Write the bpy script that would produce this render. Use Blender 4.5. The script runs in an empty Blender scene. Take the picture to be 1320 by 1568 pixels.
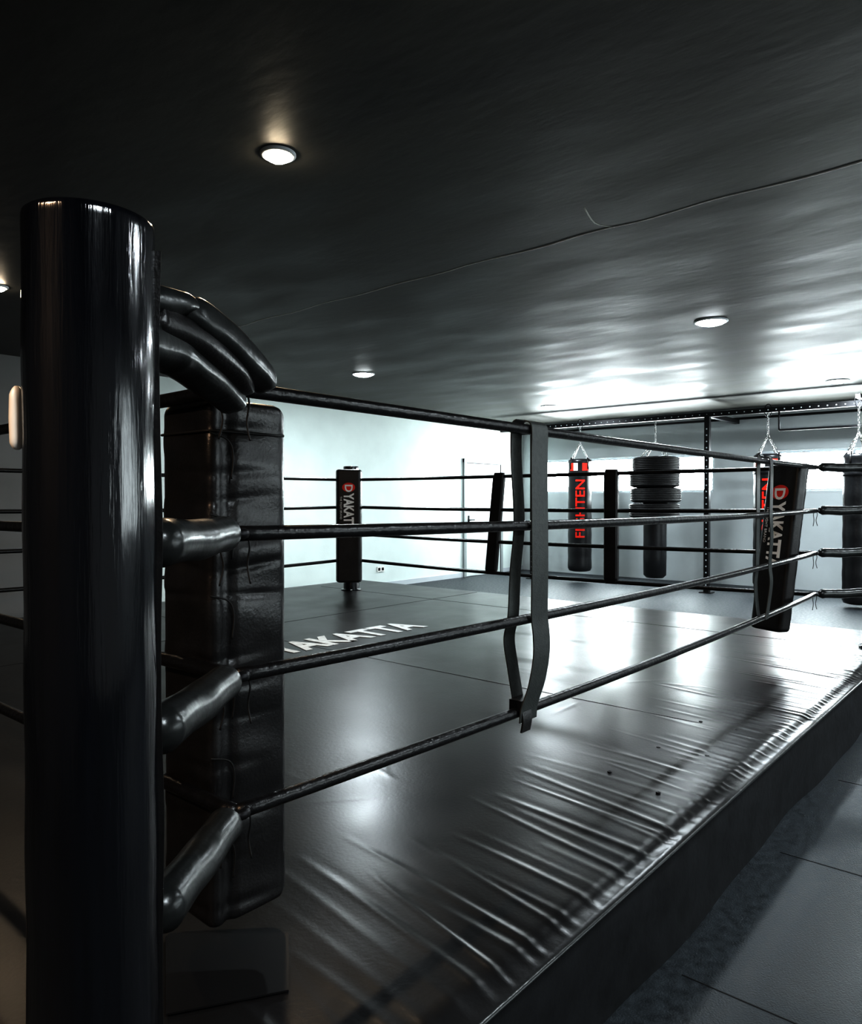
import bpy, bmesh, math, random
import numpy as np
from mathutils import Vector, Matrix
random.seed(7); np.random.seed(7)

# ------------------------------------------------------------------ frame
CAMZ=1.403
DECK=0.323
AX,AY=-0.419,1.57
U=Vector((0.652,0.758,0)).normalized(); V=Vector((-U.y,U.x,0))
S=4.86
ANG=math.atan2(U.y,U.x)
def W(u,v,z=0.0): return Vector((AX,AY,0))+U*u+V*v+Vector((0,0,z))
def L(x,y):
    d=Vector((x-AX,y-AY,0)); return d.dot(U),d.dot(V)
CEIL=CAMZ+1.52
ROPEZ=[DECK+1.32,DECK+1.01,DECK+0.705,DECK+0.41]

# ------------------------------------------------------------------ materials
def mat(name,col,rough=0.5,metal=0.0,coat=0.0,noise=0.0,nscale=8.0,bump=0.0,bscale=40.0,bdist=0.01,
        rvar=0.0,stretch=None,spec=0.5,bump2=0.0,b2scale=6.0):
    m=bpy.data.materials.new(name); m.use_nodes=True
    nt=m.node_tree; b=nt.nodes['Principled BSDF']
    b.inputs['Base Color'].default_value=(*col,1); b.inputs['Roughness'].default_value=rough
    b.inputs['Metallic'].default_value=metal; b.inputs['Coat Weight'].default_value=coat
    b.inputs['Coat Roughness'].default_value=0.12
    b.inputs['Specular IOR Level'].default_value=spec
    tc=nt.nodes.new('ShaderNodeTexCoord'); src=tc.outputs['Object']
    if stretch:
        mp=nt.nodes.new('ShaderNodeMapping'); mp.inputs['Scale'].default_value=stretch
        nt.links.new(src,mp.inputs['Vector']); src=mp.outputs['Vector']
    n=nt.nodes.new('ShaderNodeTexNoise'); n.inputs['Scale'].default_value=nscale; n.inputs['Detail'].default_value=6
    nt.links.new(src,n.inputs['Vector'])
    if noise>0:
        r=nt.nodes.new('ShaderNodeValToRGB')
        r.color_ramp.elements[0].position=0.3; r.color_ramp.elements[1].position=0.7
        r.color_ramp.elements[0].color=(*[max(0,c*(1-noise)) for c in col],1)
        r.color_ramp.elements[1].color=(*[min(1,c*(1+noise)) for c in col],1)
        nt.links.new(n.outputs['Fac'],r.inputs['Fac']); nt.links.new(r.outputs['Color'],b.inputs['Base Color'])
    if rvar>0:
        mr=nt.nodes.new('ShaderNodeMapRange'); mr.inputs['From Min'].default_value=0.3; mr.inputs['From Max'].default_value=0.7
        mr.inputs['To Min'].default_value=max(0.02,rough-rvar); mr.inputs['To Max'].default_value=rough+rvar
        nt.links.new(n.outputs['Fac'],mr.inputs['Value']); nt.links.new(mr.outputs['Result'],b.inputs['Roughness'])
    last=None
    for st,sc in ((bump,bscale),(bump2,b2scale)):
        if st>0:
            n2=nt.nodes.new('ShaderNodeTexNoise'); n2.inputs['Scale'].default_value=sc; n2.inputs['Detail'].default_value=4
            nt.links.new(src,n2.inputs['Vector'])
            bp=nt.nodes.new('ShaderNodeBump'); bp.inputs['Strength'].default_value=st; bp.inputs['Distance'].default_value=bdist
            nt.links.new(n2.outputs['Fac'],bp.inputs['Height'])
            if last: nt.links.new(last.outputs['Normal'],bp.inputs['Normal'])
            last=bp
    if last: nt.links.new(last.outputs['Normal'],b.inputs['Normal'])
    return m
def emis(name,col,st):
    m=bpy.data.materials.new(name); m.use_nodes=True
    b=m.node_tree.nodes['Principled BSDF']
    b.inputs['Base Color'].default_value=(*col,1); b.inputs['Emission Color'].default_value=(*col,1)
    b.inputs['Emission Strength'].default_value=st
    return m

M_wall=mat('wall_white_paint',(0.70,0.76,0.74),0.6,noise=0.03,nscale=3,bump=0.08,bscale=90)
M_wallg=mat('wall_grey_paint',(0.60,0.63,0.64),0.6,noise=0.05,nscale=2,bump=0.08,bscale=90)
M_wallm=mat('wall_midgrey_paint',(0.24,0.24,0.24),0.6,noise=0.05,nscale=2)  # light falloff along the left wall, put in as a darker grey
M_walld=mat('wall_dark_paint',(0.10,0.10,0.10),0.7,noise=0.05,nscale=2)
M_ceil=mat('ceiling_dark_plaster',(0.056,0.055,0.049),0.53,noise=0.6,nscale=1.4,bump=0.08,bscale=9,bdist=0.02,rvar=0.10,bump2=0.24,b2scale=1.1,stretch=(1.8,0.7,1))
M_ridge=mat('ceiling_joint_filler',(0.50,0.50,0.46),0.5)
M_floor=mat('floor_rubber',(0.042,0.050,0.057),0.5,noise=0.35,nscale=30,bump=0.5,bscale=160,bdist=0.004,rvar=0.1)
M_seam=mat('seam_black',(0.006,0.006,0.007),0.7)
M_mat=mat('ring_canvas_vinyl',(0.016,0.0165,0.017),0.34,noise=0.3,nscale=3,bump=0.14,bscale=70,bdist=0.004,rvar=0.03,bump2=0.20,b2scale=3)
M_apron=mat('apron_vinyl',(0.014,0.0145,0.016),0.31,noise=0.2,nscale=4,bump=0.12,bscale=80,bdist=0.003,rvar=0.02)
M_skirt=mat('platform_skirt_fabric',(0.017,0.018,0.020),0.7,noise=0.3,nscale=12,bump=0.4,bscale=30,bdist=0.004,bump2=0.6,b2scale=5,spec=0.3)
M_leather=mat('black_leather',(0.013,0.0125,0.013),0.34,noise=0.25,nscale=14,bump=0.25,bscale=140,bdist=0.003,rvar=0.05,bump2=0.35,b2scale=16)
M_post=mat('post_gloss_vinyl',(0.003,0.004,0.007),0.13,coat=0.5,noise=0.3,nscale=8,rvar=0.03,bump=0.35,bscale=9,bdist=0.008,stretch=(7,7,0.35),bump2=0.10,b2scale=50)
M_rope=mat('rope_vinyl',(0.007,0.007,0.008),0.34,noise=0.3,nscale=30,bump=0.5,bscale=45,bdist=0.006)
M_tube=mat('turnbuckle_vinyl',(0.020,0.022,0.022),0.30,noise=0.2,nscale=20,bump=0.5,bscale=14,bdist=0.008)
M_strap=mat('spacer_webbing',(0.045,0.050,0.048),0.45,noise=0.2,nscale=60,bump=0.4,bscale=200,bdist=0.002)
M_lace=mat('lace_cord',(0.01,0.01,0.01),0.6)
M_metal=mat('black_steel',(0.02,0.02,0.022),0.4,metal=0.6,noise=0.1)
M_chain=mat('chain_steel',(0.45,0.45,0.45),0.3,metal=1.0)
M_tire=mat('tire_rubber',(0.02,0.02,0.021),0.55,noise=0.2,nscale=20,bump=0.3,bscale=60)
M_bag=mat('bag_leather',(0.016,0.017,0.019),0.36,noise=0.2,nscale=10,bump=0.3,bscale=25,bdist=0.006)
M_red=mat('print_red',(0.75,0.035,0.015),0.45)
M_white=mat('print_white',(0.85,0.85,0.85),0.5)
M_matwhite=mat('print_mat_white',(0.75,0.77,0.78),0.5,noise=0.15,nscale=18)
M_door=mat('door_white',(0.62,0.67,0.66),0.45)
M_frame=mat('door_frame_grey',(0.34,0.37,0.37),0.5)
M_trim=mat('trim_white',(0.55,0.58,0.6),0.5)
M_plastic=mat('white_plastic',(0.75,0.75,0.72),0.4)
M_win=emis('window_daylight',(0.92,0.99,1.0),42.0)
M_winfill=emis('window_daylight_side',(0.90,0.98,1.0),8.0)  # glow for the added side window
M_lampc=emis('lamp_lens_cool',(0.93,0.97,1.0),60.0)
M_lampw=emis('lamp_lens_warm',(1.0,0.86,0.66),130.0)
M_patch=mat('black_tape',(0.005,0.005,0.006),0.45)  # dark colour for the painted pad shadow

# ------------------------------------------------------------------ mesh builder
class MB:
    def __init__(s): s.v=[];s.f=[];s.m=[];s.sm=[];s.mats=[]
    def mi(s,m):
        if m not in s.mats: s.mats.append(m)
        return s.mats.index(m)
    def add(s,vs,fs,m,smooth=True):
        o=len(s.v); k=s.mi(m)
        s.v+= [tuple(x) for x in vs]
        for f in fs: s.f.append(tuple(o+i for i in f)); s.m.append(k); s.sm.append(smooth)
    def obj(s,name,parent=None,bevel=0):
        me=bpy.data.meshes.new(name); me.from_pydata(s.v,[],s.f)
        for m in s.mats: me.materials.append(m)
        me.polygons.foreach_set('material_index',s.m); me.polygons.foreach_set('use_smooth',s.sm)
        me.update()
        bm=bmesh.new(); bm.from_mesh(me); bmesh.ops.recalc_face_normals(bm,faces=bm.faces); bm.to_mesh(me); bm.free()
        o=bpy.data.objects.new(name,me); bpy.context.collection.objects.link(o)
        if parent: o.parent=parent
        if bevel>0:
            b=o.modifiers.new('bevel','BEVEL'); b.width=bevel; b.segments=2; b.limit_method='ANGLE'
        return o
    def box(s,c,size,m,ang=0.0,smooth=False,rot=None):
        R=rot if rot else Matrix.Rotation(ang,3,'Z'); c=Vector(c)
        vs=[c+R@Vector((sx*size[0]/2,sy*size[1]/2,sz*size[2]/2)) for sx in(-1,1) for sy in(-1,1) for sz in(-1,1)]
        s.add(vs,[(0,1,3,2),(4,6,7,5),(0,4,5,1),(2,3,7,6),(0,2,6,4),(1,5,7,3)],m,smooth)
    def tube(s,pts,rad,m,seg=14,closed=False,cap=True,sub=0,flat=None):
        pts=[Vector(p) for p in pts]; n=len(pts)
        rads=list(rad) if hasattr(rad,'__len__') else [rad]*n
        if sub:
            np_,nr=[],[]
            for i in range(n-1):
                p0=pts[max(0,i-1)];p1=pts[i];p2=pts[i+1];p3=pts[min(n-1,i+2)]
                for k in range(sub):
                    t=k/sub
                    np_.append(0.5*((2*p1)+(p2-p0)*t+(2*p0-5*p1+4*p2-p3)*t*t+(-p0+3*p1-3*p2+p3)*t**3))
                    nr.append(rads[i]*(1-t)+rads[i+1]*t)
            np_.append(pts[-1]);nr.append(rads[-1]); pts,rads=np_,nr; n=len(pts)
        T=[]
        for i in range(n):
            if closed: d=pts[(i+1)%n]-pts[i-1]
            else: d=pts[min(n-1,i+1)]-pts[max(0,i-1)]
            T.append(d.normalized())
        up=Vector((0,0,1)) if abs(T[0].z)<0.9 else Vector((1,0,0))
        N=(up-T[0]*up.dot(T[0])).normalized(); vs=[]
        for i in range(n):
            N=(N-T[i]*N.dot(T[i])).normalized(); B=T[i].cross(N)
            for k in range(seg):
                a=2*math.pi*k/seg
                vs.append(pts[i]+(N*math.cos(a)*(flat or 1)+B*math.sin(a))*rads[i])
        fs=[]
        for i in range(n if closed else n-1):
            j=(i+1)%n
            for k in range(seg):
                k2=(k+1)%seg; fs.append((i*seg+k,i*seg+k2,j*seg+k2,j*seg+k))
        if cap and not closed:
            fs.append(tuple(range(seg))); fs.append(tuple((n-1)*seg+k for k in range(seg)))
        s.add(vs,fs,m)
    def lathe(s,c,prof,m,seg=40):
        c=Vector(c); vs=[];fs=[]
        for r,z in prof:
            for k in range(seg):
                a=2*math.pi*k/seg; vs.append(c+Vector((r*math.cos(a),r*math.sin(a),z)))
        for i in range(len(prof)-1):
            for k in range(seg):
                k2=(k+1)%seg; fs.append((i*seg+k,i*seg+k2,(i+1)*seg+k2,(i+1)*seg+k))
        s.add(vs,fs,m)
    def ribbon(s,pts,wdir,width,th,m,sub=6,smooth=False):
        pts=[Vector(p) for p in pts]; q=[]; ww=[]
        n=len(pts); wl=list(width) if hasattr(width,'__len__') else [width]*n
        for i in range(n-1):
            p0=pts[max(0,i-1)];p1=pts[i];p2=pts[i+1];p3=pts[min(n-1,i+2)]
            for k in range(sub):
                t=k/sub; q.append(0.5*((2*p1)+(p2-p0)*t+(2*p0-5*p1+4*p2-p3)*t*t+(-p0+3*p1-3*p2+p3)*t**3)); ww.append(wl[i]*(1-t)+wl[i+1]*t)
        q.append(pts[-1]); ww.append(wl[-1]); n=len(q); vs=[];fs=[]; wd=Vector(wdir).normalized()
        for i in range(n):
            T=(q[min(n-1,i+1)]-q[max(0,i-1)]).normalized(); nn=T.cross(wd).normalized()
            for a,b in((-1,-1),(1,-1),(1,1),(-1,1)):
                vs.append(q[i]+wd*a*ww[i]/2+nn*b*th/2)
        for i in range(n-1):
            for k in range(4):
                k2=(k+1)%4; fs.append((i*4+k,i*4+k2,(i+1)*4+k2,(i+1)*4+k))
        fs+= [(0,1,2,3),tuple((n-1)*4+k for k in range(4))]
        s.add(vs,fs,m,smooth)
def empty(name,loc=(0,0,0)):
    e=bpy.data.objects.new(name,None); e.location=loc; e.empty_display_size=0.2
    bpy.context.collection.objects.link(e); return e

def text_mesh(txt,size,ext=0.0,bold=0.0,cuts=0):
    cu=bpy.data.curves.new('txt','FONT'); cu.body=txt; cu.size=size; cu.extrude=ext; cu.offset=bold
    cu.align_x='LEFT'; cu.resolution_u=3
    o=bpy.data.objects.new('txt',cu); bpy.context.collection.objects.link(o)
    dg=bpy.context.evaluated_depsgraph_get(); dg.update()
    me=bpy.data.meshes.new_from_object(o.evaluated_get(dg))
    bpy.data.objects.remove(o)
    bm=bmesh.new(); bm.from_mesh(me)
    if cuts:
        ys=[v.co.y for v in bm.verts]; y0,y1=min(ys),max(ys)
        for i in range(1,cuts):
            y=y0+(y1-y0)*i/cuts
            bmesh.ops.bisect_plane(bm,geom=bm.verts[:]+bm.edges[:]+bm.faces[:],plane_co=(0,y,0),plane_no=(0,1,0))
    vs=[v.co.copy() for v in bm.verts]; bm.verts.index_update()
    fs=[tuple(v.index for v in f.verts) for f in bm.faces]; bm.free()
    return vs,fs
def text_w(vs): return max(v.x for v in vs)

# ------------------------------------------------------------------ room shell
U0,U1,V0,V1=-3.2,11.67,-5.0,7.02
mb=MB()
mb.box(W((U0+U1)/2,(V0+V1)/2,-0.05),(U1-U0+0.3,V1-V0+0.3,0.1),M_floor,ANG)
fl=mb.obj('floor')
mb=MB()
for k in range(0,5):
    v=-1.25-k*1.0
    if v>V0: mb.box(W((U0+U1)/2,v,0.0006),(U1-U0,0.004,0.0012),M_seam,ANG)
for k in range(0,14):
    u=U0+0.4+k*1.0
    mb.box(W(u,(V0-0.45)/2,0.0006),(0.004,-0.45-V0-0.1,0.0012),M_seam,ANG)
mb.obj('trim_1')
mb=MB()
mb.box(W((U0+U1)/2,(V0+V1)/2,CEIL+0.05),(U1-U0+0.3,V1-V0+0.3,0.1),M_ceil,ANG)
mb.obj('ceiling')
# ceiling joint: shallow filler bead
ru,rv=L(0.9,4.2)
mb=MB()
pts=[W(ru+0.012*math.sin(i*1.7)+0.01*random.random(),V0+i*(V1-V0)/60,CEIL+0.0130) for i in range(61)]
mb.tube(pts,[0.0155+0.0006*math.sin(i*0.9)+0.0006*random.random() for i in range(61)],M_ridge,seg=28,sub=3)
mb.tube([W(ru+.01,rv-.15,CEIL+.008),W(ru-.12,rv-.10,CEIL+.008),W(ru-.35,rv-.16,CEIL+.008)],0.0095,M_ridge,seg=20,sub=4)
mb.obj('trim_2')
mb=MB(); usp=2.9
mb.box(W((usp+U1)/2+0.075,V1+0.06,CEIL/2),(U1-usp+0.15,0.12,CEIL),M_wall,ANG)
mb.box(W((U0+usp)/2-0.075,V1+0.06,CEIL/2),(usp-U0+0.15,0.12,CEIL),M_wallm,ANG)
mb.obj('wall_left')
mb=MB(); mb.box(W(U0-0.06,(V0+V1)/2,CEIL/2),(0.12,V1-V0,CEIL),M_walld,ANG); mb.obj('wall_front')
WZ0,WZ1=CAMZ+0.15,CAMZ+0.80
wins=[(0.35,3.87),(4.63,8.6)]
mb=MB()
def wallseg(mb,va,vb,za,zb,u,m):
    mb.box(W(u,(va+vb)/2,(za+zb)/2),(0.12,abs(vb-va),zb-za),m,ANG)
ub=U1+0.06
wallseg(mb,V0,V1,0,WZ0,ub,M_wallg); wallseg(mb,V0,V1,WZ1,CEIL,ub,M_wallg)
cur=V1
for a,b in wins:
    wallseg(mb,cur,V1-a,WZ0,WZ1,ub,M_wallg); cur=V1-b
wallseg(mb,cur,V0,WZ0,WZ1,ub,M_wallg)
mb.obj('wall_back')
for i,(a,b) in enumerate(wins):
    mb=MB()
    va,vb=V1-a,V1-b; L_=b-a; vc=(va+vb)/2; zc=(WZ0+WZ1)/2
    mb.box(W(U1+0.10,vc,zc),(0.01,L_,WZ1-WZ0),M_win,ANG)
    for z in (WZ0+0.02,WZ1-0.02): mb.box(W(U1+0.06,vc,z),(0.06,L_,0.04),M_trim,ANG)
    n=3
    for k in range(n+1): mb.box(W(U1+0.06,va-0.02-(L_-0.04)*k/n,zc),(0.058,0.04,WZ1-WZ0-0.08),M_trim,ANG)
    mb.obj('window_%d'%(i+1))
mb=MB()
rw=(2.0,8.0)
vr=V0-0.06
mb.box(W((U0+U1)/2,vr,0.5),(U1-U0+0.3,0.12,1.0),M_wallg,ANG)
mb.box(W((U0+U1)/2,vr,(2.2+CEIL)/2),(U1-U0+0.3,0.12,CEIL-2.2),M_wallg,ANG)
mb.box(W((U0+rw[0])/2,vr,1.6),(rw[0]-U0,0.12,1.2),M_wallg,ANG)
mb.box(W((U1+rw[1])/2,vr,1.6),(U1-rw[1],0.12,1.2),M_wallg,ANG)
mb.obj('wall_right')
mb=MB()
mb.box(W((rw[0]+rw[1])/2,V0-0.1,1.6),(rw[1]-rw[0],0.01,1.2),M_winfill,ANG)  # unseen window, added to throw light in from the right
for k in range(5): mb.box(W(rw[0]+0.02+(rw[1]-rw[0]-0.04)*k/4,V0-0.06,1.6),(0.04,0.06,1.2),M_trim,ANG)
for z in (1.02,2.18): mb.box(W((rw[0]+rw[1])/2,V0-0.06,z),(rw[1]-rw[0],0.058,0.04),M_trim,ANG)
mb.obj('window_3')  # the added, unseen side window
mb=MB(); mb.box(W(U1-0.02,(V0+V1)/2,CEIL-0.16),(0.04,V1-V0,0.035),M_metal,ANG); mb.obj('trim_3')
mb=MB(); mb.box(W((U0+U1)/2,V1-0.008,0.04),(U1-U0,0.016,0.08),M_trim,ANG); mb.obj('baseboard_left')
# door
mb=MB()
du0,du1=U1-1.98,U1-0.75; dz=2.18
duc=(du0+du1)/2; dw=du1-du0
mb.box(W(duc,V1-0.017,dz/2-0.03),(dw-0.14,0.03,dz-0.08),M_door,ANG)
for uu in(du0+0.035,du1-0.035): mb.box(W(uu,V1-0.024,dz/2),(0.07,0.044,dz),M_frame,ANG)
mb.box(W(duc,V1-0.024,dz-0.035),(dw,0.042,0.07),M_frame,ANG)
for uu in(du0+0.075,du1-0.075): mb.box(W(uu,V1-0.034,dz/2-0.04),(0.010,0.006,dz-0.09),M_metal,ANG)
mb.box(W(duc,V1-0.034,dz-0.078),(dw-0.14,0.006,0.014),M_metal,ANG)
mb.tube([W(du0+0.14,V1-0.03,1.05),W(du0+0.14,V1-0.08,1.05),W(du0+0.26,V1-0.085,1.05)],0.011,M_metal,seg=8,sub=4)
mb.box(W(du0+0.14,V1-0.036,1.03),(0.04,0.012,0.2),M_metal,ANG)
mb.obj('door_1',bevel=0.004)
ou=L(-0.93,11.5)[0]+0.35
mb=MB(); mb.box(W(ou,V1-0.009,0.30),(0.16,0.016,0.085),M_plastic,ANG)
for d in(-0.04,0.04): mb.box(W(ou+d,V1-0.018,0.30),(0.045,0.006,0.045),M_seam,ANG)
mb.obj('power_outlet',bevel=0.003)

# ------------------------------------------------------------------ boxing ring
ring=empty('boxing_ring')
PU0,PU1,PV0,PV1=-0.62,6.06,-0.425,6.0
us=np.arange(PU0,PU1+0.001,0.0075)
vf=np.concatenate([np.arange(PV0+0.04,0.75,0.012),np.linspace(0.75,PV1-0.04,60)])
wr=[]
u=PU0
while u<PU1:
    big=random.random()
    am=random.uniform(0.0012,0.0030)*(1.45 if big>0.75 else 1)
    if u<0.30: am*=0.6
    wr.append((u,random.uniform(-0.24,-0.10),random.uniform(0.009,0.016),am,random.uniform(-0.15,0.45)+(0.25 if big>0.75 else 0),random.uniform(-0.25,0.08)))
    u+=random.uniform(0.038,0.115)
UU,VV=np.meshgrid(us,vf,indexing='ij')
H=np.zeros_like(UU)
for (c,sl,wd,am,vend,cv) in wr:
    x=(VV-PV0)
    cc=c-sl*x+cv*x*x*0.35
    fade=np.clip(1-(x/(vend+0.425)),0,1)**0.7*np.clip(x/0.03+0.35,0,1)
    d=(UU-cc)
    H+=am*fade*(np.exp(-(d/wd)**2)-0.55*np.exp(-((d-wd*1.9)/(wd*1.4))**2))
H+=0.005*np.sin(UU*3.1+0.7)*np.clip(1-(VV-PV0)/1.0,0,1)
H+=0.0012*np.sin(UU*11+2*np.sin(VV*6))*np.clip(1-(VV-PV0)/0.9,0,1)
for k in range(40):
    cu_,cv_=random.uniform(-0.3,3.5),random.uniform(0.1,2.6); an=random.uniform(0,3.14); ln_=random.uniform(0.05,0.16)
    a_=(UU-cu_)*math.cos(an)+(VV-cv_)*math.sin(an); b_=-(UU-cu_)*math.sin(an)+(VV-cv_)*math.cos(an)
    H+=0.0010*np.exp(-(a_/ln_)**2)*np.exp(-(b_/0.014)**2)
edge=np.clip((VV-PV0-0.04)/0.05,0,1)
Z=DECK+H-0.012*(1-edge)**2
rows=[]
nu=len(us)
wob=0.004*np.sin(us*3.1)+0.002*np.sin(us*7.3+1)
def side(vv,zz,w): return [(us[i],vv+wob[i]*w,zz) for i in range(nu)]
rows+= [('s',side(PV0-0.005,0.001,2.6)),('s',side(PV0+0.002,0.10,1.6)),('s',side(PV0-0.003,0.2,1.0)),('s',side(PV0-0.002,0.27,0.5)),('s',side(PV0+0.0,DECK-0.030,0.2))]
rows+= [('p',side(PV0-0.006,DECK-0.024,0.0)),('p',side(PV0-0.006,DECK-0.019,0.0)),('p',side(PV0+0.002,DECK-0.015,0.0)),('t',side(PV0+0.015,DECK-0.013,0.0))]
for j in range(len(vf)):
    rows.append(('t' if vf[j]<0.75 else 'm',[(us[i],vf[j],Z[i,j]) for i in range(nu)]))
rows+= [('m',side(PV1,DECK-0.03,0)),('s',side(PV1,0.001,0))]
mb=MB(); vs=[]; fs={'s':[],'p':[],'t':[],'m':[]}
for k,(c,r) in enumerate(rows):
    vs+= [W(a,b,z) for a,b,z in r]
for k in range(len(rows)-1):
    c=rows[k+1][0]
    for i in range(nu-1):
        fs[c].append((k*nu+i,k*nu+i+1,(k+1)*nu+i+1,(k+1)*nu+i))
nR=len(rows)
ends=[tuple(k*nu for k in range(nR)),tuple(k*nu+nu-1 for k in range(nR-1,-1,-1))]
mb.v=[tuple(x) for x in vs]
for key,m in(('s',M_skirt),('p',M_tube),('t',M_apron),('m',M_mat)):
    k=mb.mi(m)
    for f in fs[key]: mb.f.append(f); mb.m.append(k); mb.sm.append(True)
for f in ends: mb.f.append(f); mb.m.append(0); mb.sm.append(False)
mb.obj('platform',ring)
mb=MB()
for u in (2.63,5.2):
    mb.box(W(u,2.8,DECK+0.0006),(0.003,5.9,0.0016),M_seam,ANG)
mb.box(W((PU0+PU1)/2,3.9,DECK+0.0007),(PU1-PU0-0.1,0.003,0.0016),M_seam,ANG)
def px(x,y):
    z=(CAMZ-DECK)*1125/(y-767.0); return L((x-660)/1125*z,z)
for x,y in((1010,1147),(1085,1160),(935,1185),(1010,1217),(1130,1120),(1075,1107)):
    a,b=px(x,y); mb.lathe(W(a,b,DECK),[(0.008,-0.004),(0.009,0.003),(0.007,0.005),(0.003,0.003),(0,0.003)],M_metal,16)
mb.obj('mat_seams',ring)
mb=MB()
q=[(0.221,0.103),(0.087,-0.067),(-0.128,0.067),(0.022,0.334)]  # shade at the foot of the corner pad, laid on as a dark quad
vsq=[W(a,b,DECK+h) for h in(0.006,0.010) for a,b in q]
mb.add(vsq,[(0,1,2,3),(4,5,6,7),(0,1,5,4),(1,2,6,5),(2,3,7,6),(3,0,4,7)],M_patch,False)
mb.obj('tape_patch',ring)
vs,fs=text_mesh('DYAKATTA',0.36,0.001,0.014)
w=text_w(vs); k=1.78/w
mb=MB(); mb.add([W(2.06+p.x*k,2.80+p.y*1.25,DECK+0.003+p.z) for p in vs],fs,M_matwhite,False)
mb.obj('mat_lettering',ring)

r2=1/math.sqrt(2)
corners={'A':((0,0),(-r2,-r2)),'B':((S,0),(r2,-r2)),'C':((S,S),(r2,r2)),'D':((0,S),(-r2,r2))}
posts={'A':(-0.415,-0.24),'B':(S+0.44,-0.32),'C':(S+0.34,S+0.34),'D':(-0.34,S+0.34)}
PH=1.497
for i,c in enumerate('ABCD'):
    pu,pv=posts[c]; mb=MB()
    R=0.091
    prof=[(0.0,0.001),(R+0.03,0.001),(R+0.03,0.012),(R,0.014)]
    for k in range(30):
        prof.append((R+0.0008*math.sin(k*1.3),0.02+k*(PH-0.04)/29))
    prof+=[(R,PH-0.010),(R-0.001,PH-0.004),(R-0.004,PH-0.001),(R-0.02,PH-0.0005),(0.0,PH)]
    mb.lathe(W(pu,pv,DECK),prof,M_post,64)
    fd=Vector((0.96,0.28,0)).normalized()
    p0=W(pu,pv,DECK)+fd*(R-0.004)
    mb.ribbon([p0+Vector((0,0,0.02+k*0.144))+fd*0.002*math.sin(k*2) for k in range(11)],fd,0.022,0.004,M_leather)
    mb.obj('post_%d'%(i+1),ring)
mb=MB()
pp=W(*posts['A']); dl=Vector((-0.94,-0.2,0)).normalized()
mb.tube([pp+dl*0.101+Vector((0,0,CAMZ+h)) for h in(0.075,0.085,0.12,0.155,0.168)],[0.003,0.010,0.011,0.010,0.003],M_plastic,seg=12,sub=4)
mb.obj('tie_strap',ring)

def rope_side(mb,pa,pb,n=28,sag=0.022):
    for li,z in enumerate(ROPEZ):
        sg=sag*(0.5+li*0.25) if li else sag*0.3
        pts=[]
        for i in range(n+1):
            t=i/n
            a=pa[0]+(pb[0]-pa[0])*t; b=pa[1]+(pb[1]-pa[1])*t
            pts.append(W(a,b,z-sg*4*t*(1-t)))
        mb.tube(pts,0.0165,M_rope,seg=12,sub=3)
mb=MB()
rope_side(mb,(0.0,0),(S,0)); 
rope_side(mb,(0,0.0),(0,S)); rope_side(mb,(0,S),(S,S)); rope_side(mb,(S,0),(S,S))
mb.obj('ropes',ring)

def puff(mb,a,b,r0,r1,m=M_tube):
    a=Vector(a);b=Vector(b); n=14; pts=[];rd=[]
    for i in range(n+1):
        t=i/n
        pts.append(a.lerp(b,t)+Vector((0,0,0.002*math.sin(t*9))))
        e=min(1,(t/0.06+0.45))*min(1,((1-t)/0.06+0.5))
        rd.append((r0*(1-t)+r1*t)*e*(1+0.03*math.sin(t*14)))
    mb.tube(pts,rd,m,seg=24,sub=2)
def RZv(x,y,h): return Vector((x,y,CAMZ+h))
def cushion(mb,pts,lat,w,th,m):
    """padded slab: rounded-rectangle section swept along pts, width along lat"""
    P=[RZv(*p) for p in pts]; q=[];ww=[];tt=[]
    n=len(P)
    for i in range(n-1):
        p0=P[max(0,i-1)];p1=P[i];p2=P[i+1];p3=P[min(n-1,i+2)]
        for k in range(6):
            t=k/6; q.append(0.5*((2*p1)+(p2-p0)*t+(2*p0-5*p1+4*p2-p3)*t*t+(-p0+3*p1-3*p2+p3)*t**3))
            ww.append(w[i]*(1-t)+w[i+1]*t); tt.append(th[i]*(1-t)+th[i+1]*t)
    q.append(P[-1]);ww.append(w[-1]);tt.append(th[-1]); n=len(q); seg=28; vs=[]
    for i in range(n):
        T=(q[min(n-1,i+1)]-q[max(0,i-1)]).normalized()
        B=(lat-T*lat.dot(T)).normalized(); N=B.cross(T)
        for k in range(seg):
            a=2*math.pi*k/seg; ca,sa=math.cos(a),math.sin(a)
            e=0.62
            x=math.copysign(abs(ca)**e,ca)*ww[i]/2; y=math.copysign(abs(sa)**e,sa)*tt[i]/2
            y*=1+0.05*math.sin(i*0.9+k*0.3)
            vs.append(q[i]+B*x+N*y)
    fs=[(i*seg+k,i*seg+(k+1)%seg,(i+1)*seg+(k+1)%seg,(i+1)*seg+k) for i in range(n-1) for k in range(seg)]
    fs+=[tuple(range(seg)),tuple((n-1)*seg+k for k in range(seg))]
    mb.add(vs,fs,m)
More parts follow.
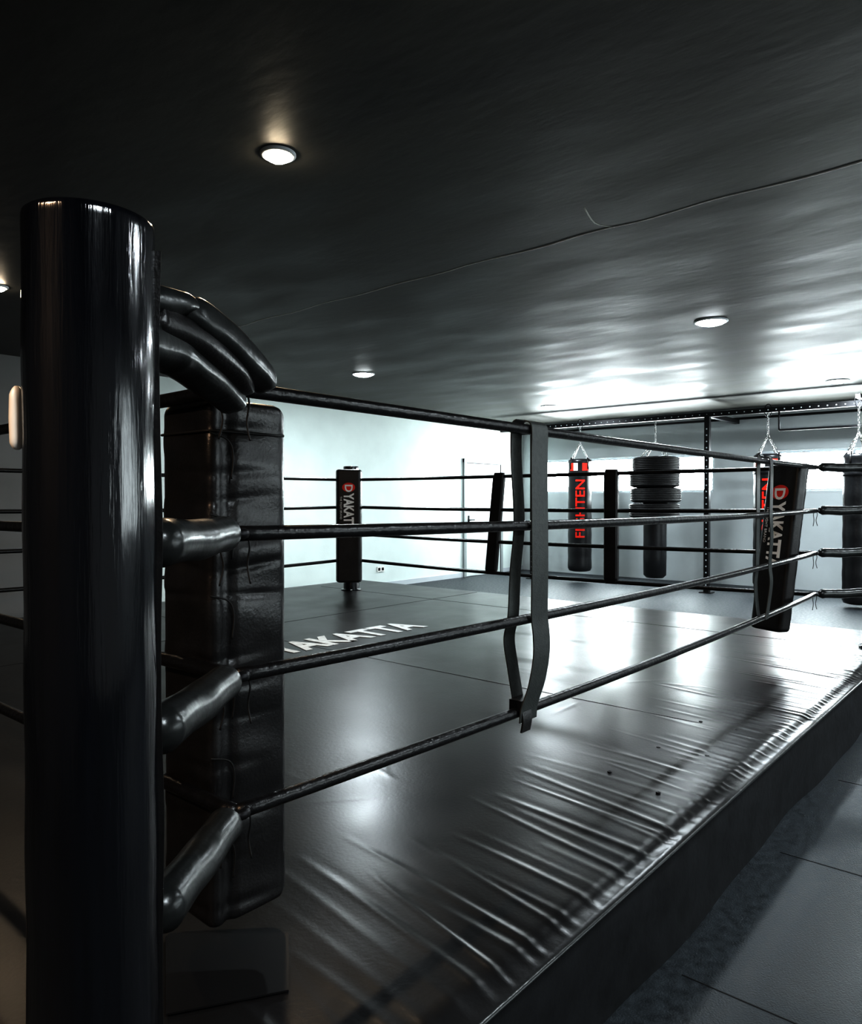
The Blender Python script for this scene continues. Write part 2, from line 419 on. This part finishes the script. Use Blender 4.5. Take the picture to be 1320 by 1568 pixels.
for i,c in enumerate('ABCD'):
    mb=MB(); cu,cv=corners[c][0]; pu,pv=posts[c]
    pc=W(pu,pv); cc=W(cu,cv); d=(cc-pc).normalized()
    for li,z in enumerate(ROPEZ):
        st=pc+d*0.095; en=cc-d*0.03
        if c=='A':
            st=Vector((-0.445,1.165,0)); en=cc+Vector((-0.004,-0.04,0))
        h=Vector((0,0,z))
        if c=='A' and li==0:
            X=Vector((1,0,0.20)).normalized()
            # one padded sleeve leaving the post, folded over the corner: wide flap, then two arms
            cushion(mb,[(-.490,1.10,.306),(-.462,1.17,.316),(-.434,1.235,.322),(-.420,1.262,.312)],X,[.075,.085,.085,.070],[.040,.046,.044,.014],M_tube)
            cushion(mb,[(-.422,1.235,.312),(-.412,1.262,.318),(-.386,1.36,.300),(-.356,1.48,.264),(-.345,1.530,.248),(-.342,1.540,.244)],X,[.034,.062,.066,.062,.052,.020],[.016,.058,.064,.060,.050,.016],M_tube)
            cushion(mb,[(-.492,1.10,.250),(-.470,1.14,.256),(-.446,1.24,.256),(-.438,1.28,.250),(-.420,1.38,.232),(-.406,1.50,.206),(-.402,1.528,.198)],X,[.060,.076,.078,.074,.072,.060,.024],[.055,.072,.070,.066,.064,.054,.018],M_tube)
            cushion(mb,[(-.460,1.18,.285),(-.425,1.29,.276),(-.390,1.42,.246),(-.376,1.50,.224)],X,[.085,.090,.075,.035],[.050,.055,.048,.022],M_leather)
            # stitched welt across the fold
            mb.tube([RZv(-.458,1.228,.286),RZv(-.440,1.222,.290),RZv(-.410,1.226,.318),RZv(-.392,1.245,.324)],0.0025,M_lace,seg=6,sub=4)
        else:
            puff(mb,st+h,en+h,0.040 if c=='A' else 0.032,0.036 if c=='A' else 0.032)
        mb.tube([cc+h+Vector((0.02*math.cos(a),0.02*math.sin(a),0)) for a in [k*math.pi/6 for k in range(12)]],0.012,M_metal,seg=8,closed=True)
        for s in(-1,1):
            q0=cc+h+U*0.03*s
            mb.tube([q0,q0+Vector((0.006*s,0,-0.03)),q0+Vector((0.0,0.004,-0.07)),q0+Vector((0.008*s,0,-0.11))],0.0022,M_lace,seg=6,sub=4)
    mb.obj('turnbuckle_cover_%d'%(i+1),ring)

def strap_spacer(name,fn,wd,nd,straps,m=M_strap):
    mb=MB()
    for (width,pl) in straps:
        mb.ribbon([fn+wd*a+nd*b+Vector((0,0,z)) for a,b,z in pl],wd,width,0.004,m,sub=8,smooth=False)
    mb.obj(name,ring)
Z1,Z2,Z3,Z4=ROPEZ
f=0.021
strap_spacer('rope_spacer_1',W(1.12,0),U,V,[
  (0.098,[(0.045,f*0.2,Z1+0.024),(0.050,-f,Z1+0.004),(0.050,-f,Z1-0.1),(0.047,-f-0.004,Z2),(0.046,-f-0.006,(Z2+Z3)/2),(0.047,-f-0.004,Z3),(0.052,-f-0.008,Z3-0.07),(0.046,-f-0.012,Z3-0.14),(0.022,-f-0.010,Z4+0.07),(-0.012,-f-0.004,Z4),(-0.022,-f-0.004,Z4-0.045)]),
  (0.060,[(-0.018,f*0.2,Z1+0.024),(-0.020,f,Z1+0.004),(-0.018,f+0.004,Z1-0.1),(-0.006,f,Z2),(-0.018,f+0.006,(Z2+Z3)/2),(-0.040,f,Z3),(-0.034,f+0.02,Z3-0.08),(-0.012,f+0.02,Z3-0.18),(-0.008,f,Z4),(-0.02,f-0.01,Z4-0.02)]),
])
mb=MB()
for z,a in((Z4,-0.02),):
    mb.box(W(1.12+a,0,z),(0.075,0.048,0.046),M_leather,ANG)
mb.ribbon([W(1.09,-0.02,Z4),W(1.085,-0.03,Z4-0.04),W(1.075,-0.03,Z4-0.075)],U,0.05,0.006,M_leather)
mb.obj('rope_spacer_knots',ring)
strap_spacer('rope_spacer_2',W(3.67,0),U,V,[
  (0.060,[(0.06,0,Z1+0.024),(0.06,-f,Z1),(0.068,-f,Z1-0.12),(0.06,-f,Z2),(0.06,-f-.005,(Z2+Z3)/2),(0.045,-f,Z3),(0.04,-f-.01,Z3-0.12),(0.0,-f,Z4),(-0.01,-f,Z4-0.03)]),
  (0.060,[(-0.04,0,Z1+0.024),(-0.04,f,Z1),(-0.045,f,Z2),(-0.055,f,Z3),(-0.05,f+.01,Z3-0.12),(-0.03,f,Z4),(-0.01,f-.01,Z4-0.03)]),
])
def pad_spacer(name,v,lean):
    mb=MB(); n=20; vs=[]
    for k in range(n+1):
        t=k/n; z=Z1+0.03-t*(Z1-Z4+0.07); w_=0.065*(1 if 0<k<n else 0.85)
        e=0.028*(1 if 0<k<n else 0.6)
        for a,b in((-1,-0.5),(-1,0.5),(-0.8,1),(0.8,1),(1,0.5),(1,-0.5),(0.8,-1),(-0.8,-1)):
            vs.append(W(S+b*e,v-a*w_+lean*t,z))
    fs=[]
    for k in range(n):
        for j in range(8):
            j2=(j+1)%8; fs.append((k*8+j,k*8+j2,(k+1)*8+j2,(k+1)*8+j))
    fs+=[tuple(range(8)),tuple(n*8+j for j in range(8))]
    mb.add(vs,fs,M_leather,False); mb.obj(name,ring)
pad_spacer('rope_spacer_3',S-2.1,0.10); pad_spacer('rope_spacer_4',S-3.27,0.0)
for nm,fn in (('rope_spacer_5',W(S-1.1,S)),('rope_spacer_6',W(1.1,S))):
    strap_spacer(nm,fn,U,V,[(0.06,[(0.02*s,0,Z1+0.022),(0.02*s,f*s,Z1),(0.02*s,f*s,Z2),(0.02*s,f*s,Z3),(0.02*s,f*s,Z4),(0.02*s,0,Z4-0.03)]) for s in(-1,1)])

# ------------------------------------------------------------------ corner pads
def pad_section():
    P=[Vector((0,0)),Vector((0.150,0.150)),Vector((0.128,0.225)),Vector((-0.128,0.225)),Vector((-0.150,0.150))]
    out=[]; m=len(P); r=0.026
    for i in range(m):
        a,b,c=P[i-1],P[i],P[(i+1)%m]
        d1=(a-b).normalized();d2=(c-b).normalized()
        p1=b+d1*r;p2=b+d2*r
        for k in range(7):
            t=k/6; out.append((1-t)**2*p1+2*t*(1-t)*b+t*t*p2)
        c1=c+(b-c).normalized()*r
        for k in range(1,12):
            out.append(p2.lerp(c1,k/12))
    return out
def corner_pad(name,origin,inward,z0,z1,seed,lean=Vector((0,0,0)),logo=True,lace=True,amp=1.0):
    rnd=random.Random(seed)
    sec=pad_section(); n=len(sec); cen=Vector((0,0.13))
    inw=Vector(inward).normalized(); lat=Vector((inw.y,-inw.x,0))
    H_=z1-z0; nz=200; mb=MB(); vs=[]; fs=[]
    org=Vector(origin); org.z=z0
    creases=[(0.06+0.085*k+rnd.uniform(-0.03,0.03),rnd.uniform(0.003,0.0065),rnd.uniform(0.007,0.015),rnd.uniform(-0.25,0.25),rnd.uniform(-0.02,0.15)) for k in range(15)]
    def P3(p,z): return org+lat*p.x+inw*p.y+Vector((0,0,z))+lean*(1-z/H_)
    for k in range(nz+1):
        z=H_*k/nz
        e=min(z,H_-z); R=0.030
        sc=1.0 if e>R else 1-0.16*(1-math.sqrt(max(0,1-(1-e/R)**2)))
        for i,p in enumerate(sec):
            d=(p-cen)
            back=1.0 if p.y<0.148 else 0.12
            a=0
            if back>0.5:
                for (cz,am,wd,sl,xc) in creases:
                    dz_=z-cz-sl*(abs(p.x)-0.08)
                    if abs(dz_)<0.05:
                        a-=am*math.exp(-(dz_/wd)**2)*math.exp(-((abs(p.x)-xc)/0.07)**2)
                a+=0.0030*math.sin(z*36+p.x*12)
                a-=0.014*math.exp(-((p.x-0.030)/0.010)**2)
            a*=amp
            q=cen+d*sc+d.normalized()*a
            vs.append(P3(q,z))
    for k in range(nz):
        for i in range(n):
            j=(i+1)%n; fs.append((k*n+i,k*n+j,(k+1)*n+j,(k+1)*n+i))
    fs.append(tuple(range(n))); fs.append(tuple(nz*n+i for i in range(n)))
    mb.add(vs,fs,M_leather)
    if lace:
        for k in range(6):
            z=0.20+k*(H_-0.3)/5
            mb.tube([P3(Vector((0.0,-0.006)),z+0.02),P3(Vector((0.035,0.022)),z+0.005),P3(Vector((0.046,0.030)),z-0.03),P3(Vector((0.042,0.028)),z-0.085)],0.0022,M_lace,seg=6,sub=5)
        mb.tube([P3(Vector((sx,-0.004+abs(sx)*0.99)),H_-0.075) for sx in (-0.147,-0.1,-0.05,-0.018)]+[P3(Vector((0.0,0.004)),H_-0.075)]+[P3(Vector((sx,-0.004+abs(sx)*0.99)),H_-0.075) for sx in (0.018,0.05,0.1,0.147)],0.0032,M_lace,seg=6)
    par=mb.obj(name,ring)
    if logo:
        off=0.2275
        lb=MB()
        vsT,fsT=text_mesh('YAKATTA',0.15,0.001,0.006)
        wT=text_w(vsT); ln=0.46; kx=ln/wT
        right=inw.cross(Vector((0,0,1)))*-1
        def F(a,down):
            return org+inw*off+right*a+Vector((0,0,H_-down))+lean*(1-(H_-down)/H_)
        lb.add([F(-0.050+p.y*1.0,0.27+p.x*kx)+inw*p.z for p in vsT],fsT,M_white,False)
        ring_=[];N=28
        for k in range(N):
            a=2*math.pi*k/N; ring_.append(F(0.0+0.072*math.cos(a),0.20+0.052*math.sin(a)))
        lb.add(ring_,[tuple(range(N))],M_red,False)
        vsD,fsD=text_mesh('D',0.12,0.001,0.003)
        lb.add([F(-0.04+p.y,0.165+p.x)+inw*(0.002+p.z) for p in vsD],fsD,M_white,False)
        vsS,fsS=text_mesh('THE FIGHT BRAND',0.03,0.001)
        lb.add([F(-0.095+p.y,0.30+p.x)+inw*p.z for p in vsS],fsS,M_white,False)
        lb.obj(name+'_print',ring)
    return par
zb,zt=DECK+0.088,DECK+1.315
corner_pad('corner_pad_1',W(0.02,0.125),U+V,zb,zt,1,logo=True)
corner_pad('corner_pad_2',W(S-0.05,0.05),Vector((-0.90,-0.40,0)),DECK+0.17,DECK+1.34,2,lean=Vector((-0.13,0,0)),lace=False,amp=0.3)
corner_pad('corner_pad_3',W(S-0.03,S-0.03),-U-V,DECK+0.17,DECK+1.43,3,lace=False)
corner_pad('corner_pad_4',W(0.03,S-0.03),U-V,zb,zt,4)

# ------------------------------------------------------------------ pull-up rig
RU=10.32; rig=MB(); RZ=CAMZ+1.31
vs_up=[5.9,2.77,-0.4,-3.4]
def uprt(u,v):
    rig.box(W(u,v,RZ/2),(0.075,0.075,RZ),M_metal,ANG)
    rig.box(W(u,v,0.006),(0.18,0.18,0.012),M_metal,ANG)
    for k in range(26):
        rig.box(W(u-0.0385,v,0.12+k*0.095),(0.002,0.020,0.020),M_trim,ANG)
for v in vs_up:
    uprt(RU,v)
    rig.box(W((RU+U1)/2,v,RZ),(U1-RU-0.01,0.07,0.07),M_metal,ANG)
rig.box(W(RU,(6.6-3.4)/2,RZ+0.001),(0.07,10.0,0.075),M_metal,ANG)
for k in range(90): rig.box(W(RU-0.036,6.4-k*0.11,RZ),(0.002,0.016,0.016),M_wallg,ANG)
rig.tube([W(RU,-0.4,RZ-0.30),W(RU,1.75,RZ-0.30)],0.016,M_metal,seg=10)
rig.tube([W(RU,1.75,RZ-0.30),W(RU,1.75,RZ)],0.014,M_metal,seg=8)
rig.box(W(RU-0.20,0.68,RZ+0.05),(0.45,0.06,0.05),M_metal,ANG)
rig.obj('pull_up_rig')

# ------------------------------------------------------------------ bags
def chain(mb,a,b,link=0.045):
    a=Vector(a);b=Vector(b); Ln=(b-a).length; n=max(2,int(Ln/(link*0.72))); d=(b-a).normalized()
    s1=d.cross(Vector((1,0.3,0))).normalized(); s2=d.cross(s1)
    for k in range(n):
        c=a+d*(Ln*(k+0.5)/n); s=s1 if k%2 else s2
        pts=[c+d*link*0.5*math.cos(t)+s*link*0.28*math.sin(t) for t in [j*math.pi/5 for j in range(10)]]
        mb.tube(pts,0.0055,M_chain,seg=6,closed=True)
def bag(name,u,v,zt,zb,r,txt=None):
    mb=MB(); c=W(u,v,0)
    H_=zt-zb
    prof=[(0.0,zb),(r*0.6,zb+0.004),(r*0.9,zb+0.02),(r,zb+0.06)]
    for k in range(1,40):
        t=k/40; prof.append((r*(1+0.012*math.sin(k*1.1)-0.02*t),zb+0.06+(H_-0.14)*t))
    prof+=[(r*0.99,zt-0.07),(r*1.01,zt-0.05),(r*0.96,zt-0.02),(r*0.7,zt-0.004),(0,zt)]
    mb.lathe(c,prof,M_bag,36)
    mb.lathe(c,[(r*1.0,zt-0.30),(r*1.025,zt-0.295),(r*1.025,zt-0.245),(r*1.0,zt-0.24)],M_bag,36)
    apex=c+Vector((0,0,zt+0.27))
    for k in range(4):
        a=k*math.pi/2+0.5; rim=c+Vector((r*0.95*math.cos(a),r*0.95*math.sin(a),zt-0.01))
        mb.tube([c+Vector((r*1.03*math.cos(a),r*1.03*math.sin(a),zt-0.18)),rim+Vector((0,0,0.02))],0.014,M_leather,seg=8)
        chain(mb,rim,apex)
    chain(mb,apex,Vector((c.x,c.y,RZ-0.03)))
    mb.tube([Vector((c.x,c.y,RZ-0.05))+V*0.05*math.cos(t)+Vector((0,0,0.09*math.sin(t)+0.045)) for t in [j*math.pi/8 for j in range(16)]],0.007,M_metal,seg=6,closed=True)
    o=mb.obj(name)
    if txt:
        vsT,fsT=text_mesh(txt,0.22,0.0,0.004,cuts=12)
        w=text_w(vsT); ln=1.0; kx=ln/w
        tocam=-Vector((c.x,c.y,0)); a0=math.atan2(tocam.y,tocam.x)
        lb=MB(); vv=[]
        for p in vsT:
            a=a0-(p.y-0.08)/r; rr=r*1.03
            vv.append(Vector((c.x+rr*math.cos(a),c.y+rr*math.sin(a),zt-0.36-ln+p.x*kx)))
        lb.add(vv,fsT,M_red,False)
        seg=10; ban=[]
        for k in range(seg+1):
            a=a0-0.9+1.8*k/seg
            for z in (zt-0.21,zt-0.08): ban.append(Vector((c.x+r*1.03*math.cos(a),c.y+r*1.03*math.sin(a),z)))
        lb.add(ban,[(2*k,2*k+2,2*k+3,2*k+1) for k in range(2,4)],M_white,True)
        lb.add(ban,[(2*k,2*k+2,2*k+3,2*k+1) for k in (0,1,6,7,8)],M_red,True)
        lb.obj('print',o)
    return o
bag('punching_bag',RU,4.95,CAMZ+0.72,0.19,0.20,'FIGHTEN')
bag('punching_bag.001',RU,1.90,CAMZ+0.68,0.15,0.19,'FIGHTEN')
bag('punching_bag.002',RU-0.35,0.68,CAMZ+0.62,0.05,0.18)
mb=MB(); c=W(RU,3.60,0); zt=CAMZ+0.70; th=0.245
for k in range(4):
    z=zt-th*(k+0.5)+0.0; R=0.39 if k else 0.37
    prof=[(0.20,-th*0.42),(0.24,-th*0.48),(R-0.07,-th*0.49),(R-0.02,-th*0.40)]
    for j in range(7):
        zz=-th*0.33+j*th*0.11
        prof+=[(R,zz),(R,zz+th*0.075),(R-0.014,zz+th*0.085),(R-0.014,zz+th*0.105)]
    prof=prof[:-2]+[(R-0.02,th*0.42),(R-0.07,th*0.49),(0.24,th*0.48),(0.20,th*0.42),(0.20,-th*0.42)]
    mb.lathe(c+Vector((0.010*(-1)**k,0,z)),prof,M_tire,48)
zz=zt-4*th
mb.lathe(c,[(0,0.17),(0.13,0.175),(0.175,0.22),(0.18,0.5),(0.178,0.8),(0.18,zz),(0.19,zz+0.3),(0.19,zt-0.05),(0,zt)],M_bag,36)
apex=c+Vector((0,0,zt+0.25))
for k in range(4):
    a=k*math.pi/2+0.3; chain(mb,c+Vector((0.27*math.cos(a),0.27*math.sin(a),zt-0.01)),apex)
chain(mb,apex,Vector((c.x,c.y,RZ-0.03)))
mb.obj('tire_punching_bag')

# ------------------------------------------------------------------ downlights
def downlight(name,x,y,r,m,power,col):
    e=MB()
    c=Vector((x,y,CEIL))
    e.lathe(c,[(r+0.018,0.0),(r+0.018,-0.008),(r+0.006,-0.014),(r,-0.010),(r,-0.004)],M_trim,32)
    e.lathe(c,[(r,-0.008),(r*0.85,-0.022),(r*0.5,-0.034),(r*0.2,-0.039),(0.0,-0.040)],m,32)
    o=e.obj(name)
    ld=bpy.data.lights.new('lamp','AREA'); ld.shape='DISK'; ld.size=r*2; ld.energy=power; ld.color=col
    lo=bpy.data.objects.new('lamp',ld); lo.location=(x,y,CEIL-0.045); bpy.context.collection.objects.link(lo); lo.parent=o
cool=(0.88,0.96,1.0); warm=(1.0,0.78,0.55)
dl=[(-0.67,3.24,0.06,M_lampw,35,warm),(2.37,6.24,0.12,M_lampc,65,cool),(-0.81,8.81,0.12,M_lampc,80,cool),
    (5.13,9.29,0.12,M_lampc,110,cool),(1.9,11.8,0.12,M_lampc,60,cool),(-3.07,5.23,0.05,M_lampw,8,warm),
    (2.9,2.4,0.12,M_lampc,60,cool),(5.6,4.8,0.12,M_lampc,60,cool),(0.9,-0.6,0.12,M_lampc,80,cool),(-1.9,-0.2,0.07,M_lampw,85,(1.0,0.70,0.48))]  # this row: unseen downlights added to light the near side, warm one at left
for i,d in enumerate(dl):
    downlight('ceiling_downlight' if i==0 else 'ceiling_downlight.%03d'%i,*d)

# ------------------------------------------------------------------ world + camera
w=bpy.data.worlds.new('world'); bpy.context.scene.world=w; w.use_nodes=True
w.node_tree.nodes['Background'].inputs[0].default_value=(0.5,0.6,0.7,1); w.node_tree.nodes['Background'].inputs[1].default_value=0.05
cd=bpy.data.cameras.new('camera'); cam=bpy.data.objects.new('camera',cd); bpy.context.collection.objects.link(cam)
cd.sensor_fit='VERTICAL'; cd.sensor_height=36; cd.lens=25.83; cd.clip_start=0.05
bpy.context.scene.camera=cam

# ------------------------------------------------------------------ align the building with the world axes, sensible origins
R4=Matrix.Rotation(-ANG,4,'Z')
for me in bpy.data.meshes:
    if me.users: me.transform(R4)
for o in bpy.data.objects:
    if o.type=='LIGHT': o.location=R4@o.location
cam.matrix_world=R4@(Matrix.Translation((0,0,CAMZ))@Matrix.Rotation(math.radians(90-0.87),4,'X'))
for o in list(bpy.data.objects):
    if o.parent is None and o.type in('MESH','EMPTY'):
        ms=[o] if o.type=='MESH' else [ch for ch in o.children if ch.type=='MESH']
        co=[v.co for q_ in ms for v in q_.data.vertices]
        c=Vector(((min(p.x for p in co)+max(p.x for p in co))/2,(min(p.y for p in co)+max(p.y for p in co))/2,min(p.z for p in co)))
        T=Matrix.Translation(-c)
        if o.type=='MESH': o.data.transform(T)
        o.location=c
        for ch in o.children:
            if ch.type=='MESH': ch.data.transform(T)
            else: ch.location=ch.location-c
vs_=bpy.context.scene.view_settings
vs_.view_transform='Standard'; vs_.look='None'; vs_.exposure=0.22; vs_.gamma=0.62
